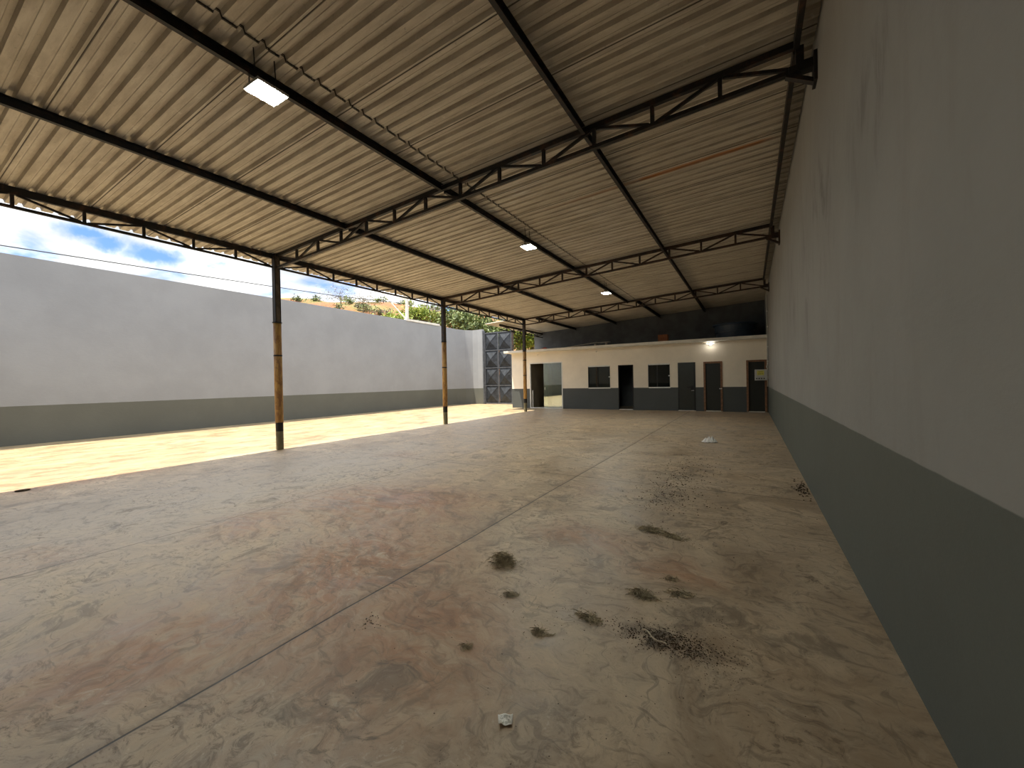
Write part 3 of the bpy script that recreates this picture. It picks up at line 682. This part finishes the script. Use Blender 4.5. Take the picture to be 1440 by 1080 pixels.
m.add(vs, [(j*(N+1)+i, j*(N+1)+i+1, (j+1)*(N+1)+i+1, (j+1)*(N+1)+i) for j in range(N) for i in range(N)])
o = m.build('foil_wrapper', M_wrap, smooth=True); solid(o, .001); o.location = (-.92, 1.45, 0); o.rotation_euler = (0, 0, .53); o.scale = (1.5, 1.5, 1)
tag(o, 'small square pale wrapper lying flat near the bottom of the view', 'wrapper')
# crumpled white bag
m = MB(); N = 14; vs = []
for j in range(N+1):
    for i in range(N+1):
        u, v = i/N*2-1, j/N*2-1; r = min(1, hypot(u, v)); e = (1-r)
        px = u*.17*(1-.25*abs(v)); py = v*.13*(1-.2*abs(u))
        z = .006 + .17*(e**.7)*min(1, 1.9*abs(mnoise.noise(Vector((u*2.6+.4, v*2.6, 4.3))))+.12) + .03*abs(mnoise.noise(Vector((u*5, v*5, 1))))
        vs.append((px, py, z))
m.add(vs, [(j*(N+1)+i, j*(N+1)+i+1, (j+1)*(N+1)+i+1, (j+1)*(N+1)+i) for j in range(N) for i in range(N)])
o = m.build('plastic_bag', M_bag); solid(o, .002); o.location = (-.80, 10.1, 0); o.rotation_euler = (0, 0, .3)
tag(o, 'crumpled white plastic bag on the far floor in front of the doors', 'bag')
o = MB().lathe((-9.12, 1.42, 0), [(0, .002), (.05, .004), (.065, .015), (.055, .028), (0, .03)], 9); o = o.build('stone', M_soil, loc=(-9.12, 1.42, 0)); o.scale = (.8, 1.3, .8)
tag(o, 'flat dark stone by the sunlit edge at far left', 'stone')

# ------------------------------------------------------------------ outside
TE = [(15, .08), (27, .11), (32, .145), (38, .17), (42, .18), (46, .185), (50, .186), (56, .196), (60, .190), (66, .183), (75, .17), (100, .14)]
def te(a):
    for (a0, v0), (a1, v1) in zip(TE, TE[1:]):
        if a0 <= a <= a1: return v0+(v1-v0)*(a-a0)/(a1-a0)
    return TE[0][1] if a < 15 else TE[-1][1]
def hz(a, R):
    s = max(0, min(1, (R-27)/38)); s = s*s*(3-2*s); top = te(a)*65+1.45
    return top*s - max(0, R-66)*.06 + 1.6*mnoise.noise(Vector((R*.09*cos(radians(a)), R*.09*sin(radians(a)), 0)))*min(1, max(0, (R-27)/10))*.8
m = MB(); NA, NR = 90, 60; vs = []
for i in range(NA+1):
    a = 12+(100-12)*i/NA
    for k in range(NR+1):
        R = 27+(110-27)*(k/NR)**1.2; z = hz(a, R)-.1+ (.35*mnoise.noise(Vector((a*1.1, R*.7, 2))) if k else -.3)
        vs.append((-R*sin(radians(a)), R*cos(radians(a)), z))
m.add(vs, [(i*(NR+1)+k, i*(NR+1)+k+1, (i+1)*(NR+1)+k+1, (i+1)*(NR+1)+k) for i in range(NA) for k in range(NR)])
def hill_mat(t, b):
    P = t.coord(); n = t.noise(P, .16, 6, .6, .8); g = t.noise(P, .9, 7, .7, .5); f = t.noise(P, 3.5, 5, .7)
    c = t.mix(t.rng(n, .38, .55), (.17, .145, .04, 1), (.24, .085, .035, 1))
    c = t.mix(t.rng(g, .48, .62, 0, .75), c, (.075, .095, .022, 1)); c = t.mix(t.rng(f, .52, .7, 0, .5), c, (.27, .20, .11, 1))
    t.put(b.inputs['Base Color'], c); b.inputs['Roughness'].default_value = .95; bump(t, b, g, .6, .5)
M_hill = material('orange_soil_and_dry_grass', hill_mat)
struct(m.build('hill', M_hill, smooth=True))
struct(MB().box(-120, 40, -40, 28, -.6, -.17).build('ground', plain('dry_verge', (.30, .26, .16), .95, 0, .3, .8)))

def leafmat(name, c1, c2):
    def f(t, b):
        P = t.coord(); n = t.noise(P, 1.3, 4, .6)
        t.put(b.inputs['Base Color'], t.mix(t.rng(n, .35, .65), (*c1, 1), (*c2, 1))); b.inputs['Roughness'].default_value = .6
        b.inputs['Subsurface Weight'].default_value = 0
    return material(name, f)
M_lf1 = leafmat('bright_leaf', (.12, .19, .015), (.27, .31, .035)); M_lf2 = leafmat('olive_leaf', (.05, .08, .02), (.15, .19, .05)); M_lf3 = leafmat('grey_brown_leaf', (.16, .14, .10), (.24, .22, .14))
M_bark = plain('bark', (.16, .12, .085), .9, 0, .3, 4)
def tree(name, az, R, ztop, rad, nleaf, mat, label, group, seed, leaf=.28, zbase=None, squash=.8, branch=9):
    rnd = random.Random(seed); x, y = -R*sin(radians(az)), R*cos(radians(az)); zb = (hz(az, R) if R > 27.5 else -.17)-.25 if zbase is None else zbase
    T = thing(name, label, 'tree' if 'tree' in name else 'shrub', (x, y, zb), group); H = ztop-zb
    m = MB(); m.tube([(x, y, zb), (x+.1, y, zb+H*.3), (x-.05, y+.1, zb+H*.6)], [.05*H**.7, .035*H**.7, .02*H**.7], 7)
    ends = []
    cz = ztop-rad*squash
    for i in range(branch):
        a = rnd.uniform(0, 2*pi); e = rnd.uniform(-.4, 1.3); rr = rad*rnd.uniform(.45, .85)
        p = Vector((x+rr*cos(a)*cos(e), y+rr*sin(a)*cos(e), cz+rr*sin(e)*squash)); ends.append(p)
        s0 = Vector((x, y, zb+H*rnd.uniform(.2, .5))); mid = (s0+p)/2+Vector((rnd.uniform(-.2, .2), rnd.uniform(-.2, .2), .2))
        m.tube([s0, mid, p], [.02*H**.6, .012*H**.6, .004*H**.6], 5)
        for q in range(3):
            tip = p+Vector((rnd.gauss(0, 1), rnd.gauss(0, 1), rnd.gauss(.3, .6)))*rad*.28; m.tube([mid if q == 0 else p, tip], [.006*H**.6, .003*H**.6], 4); ends.append(tip)
    m.build('trunk', M_bark, T)
    m = MB()
    for i in range(nleaf):
        c = rnd.choice(ends); g = rad*.24
        p = c+Vector((rnd.gauss(0, g), rnd.gauss(0, g), rnd.gauss(0, g*squash)))
        if p.z < zb+.1: continue
        n = Vector((rnd.gauss(0, 1), rnd.gauss(0, 1), rnd.gauss(.6, 1))).normalized(); u = n.orthogonal().normalized(); u = Matrix.Rotation(rnd.uniform(0, 6.28), 3, n) @ u; v = n.cross(u); s = leaf*rnd.uniform(.5, 1.2)
        m.add([p-u*s*.5, p+v*s*.25+n*s*.08, p+u*s*.5, p-v*s*.25+n*s*.08], [(0, 1, 2, 3)])
    m.build('foliage', mat, T)
G1 = 'trees and bushes beyond the wall'
tree('thin_tree', 53.3, 60, 14.6, 2.2, 420, M_lf3, 'sparse almost leafless tree on the ridge, left of the utility pole', G1, 11, .22, branch=14)
tree('thin_tree', 50.6, 60, 14.2, 2.0, 420, M_lf3, 'thin grey-brown tree beside the leafless one, nearer the pole', G1, 12, .22, branch=14)
tree('green_bush', 47.3, 48, 9.3, 1.7, 2000, M_lf1, 'bright green bush on the slope just left of the utility pole', G1, 13, .34)
tree('green_bush', 43.7, 50, 10.5, 1.6, 1800, M_lf1, 'bright green bush on the slope right behind the utility pole', G1, 14, .34)
tree('green_bush', 41.3, 50, 9.9, .9, 700, M_lf1, 'small bright bush right of the utility pole', G1, 15, .34)
tree('leafy_tree', 37.6, 38, 8.1, 2.0, 2600, M_lf2, 'olive green tree directly right of the middle post', G1, 16, .34)
tree('leafy_tree', 34.9, 36, 7.2, 1.9, 2600, M_lf2, 'olive green tree above the curved wall, left of the gate', G1, 17, .34)
tree('leafy_tree', 32.2, 34, 6.3, 1.8, 2600, M_lf2, 'olive tree whose crown shows just over the gate', G1, 18, .34)
tree('leafy_tree', 29.0, 33, 6.4, 2.0, 3000, M_lf1, 'green tree between the gate and the low building, left one', G1, 19, .32)
tree('leafy_tree', 26.2, 33, 6.0, 2.0, 3000, M_lf1, 'green tree against the dark rear wall, rightmost outside', G1, 20, .32)
for az, R, zt, s in ((58.5, 62, 13.6, 31), (56.3, 61, 13.5, 32), (49.0, 58, 12.4, 33), (45.5, 60, 13.2, 34)):
    tree('low_shrub', az, R, zt, .9, 380, M_lf2, {31: 'low olive shrub on the ridge near the nearest post', 32: 'low olive shrub on the ridge left of the leafless tree', 33: 'low dark shrub on the ridge between thin tree and pole', 34: 'low shrub on the ridge just behind the utility pole'}[s], G1, s, .28)

rnd = random.Random(77)
for q in range(26):
    az = 40+15*q/25+rnd.uniform(-.3, .3); R = rnd.uniform(46, 60); h = rnd.uniform(.5, 1.2)
    tree('low_shrub', az, R, hz(az, R)+h, h*.9, 150, rnd.choice((M_lf2, M_lf3, M_lf1)), 'small wild shrub growing on the dry orange hillside', 'small wild shrubs on the hillside', 200+q, .26)
px, py = -30*sin(radians(44.9)), 30*cos(radians(44.9))
T = thing('utility_pole', 'white concrete utility pole rising behind the left wall', 'pole', (px, py, -.3))
MB().tube([(px, py, -.3), (px, py, 4), (px, py, 8.1)], [.17, .14, .11], 12).build('pole_shaft', M_slab, T)
ax, ay = -30*sin(radians(48.4)), 30*cos(radians(48.4))
MB().tube([(px, py, 6.0), (ax, ay, 8.1)], .045, 8).build('lamp_arm', M_slab, T)
MB().bar((px-.7, py-.5, 7.6), (px+.7, py+.5, 7.6), .1, .1).build('crossarm', M_slab, T)
o = MB().tube([(-22, -10, 5.98), (-22, 3.07, 6.45), (-22, 8.05, 6.63), (-22, 16.05, 6.97), (px, py, 7.2)], .02, 5).build('overhead_wire', M_black)
tag(o, 'single dark overhead wire crossing the sky above the left wall', 'wire')
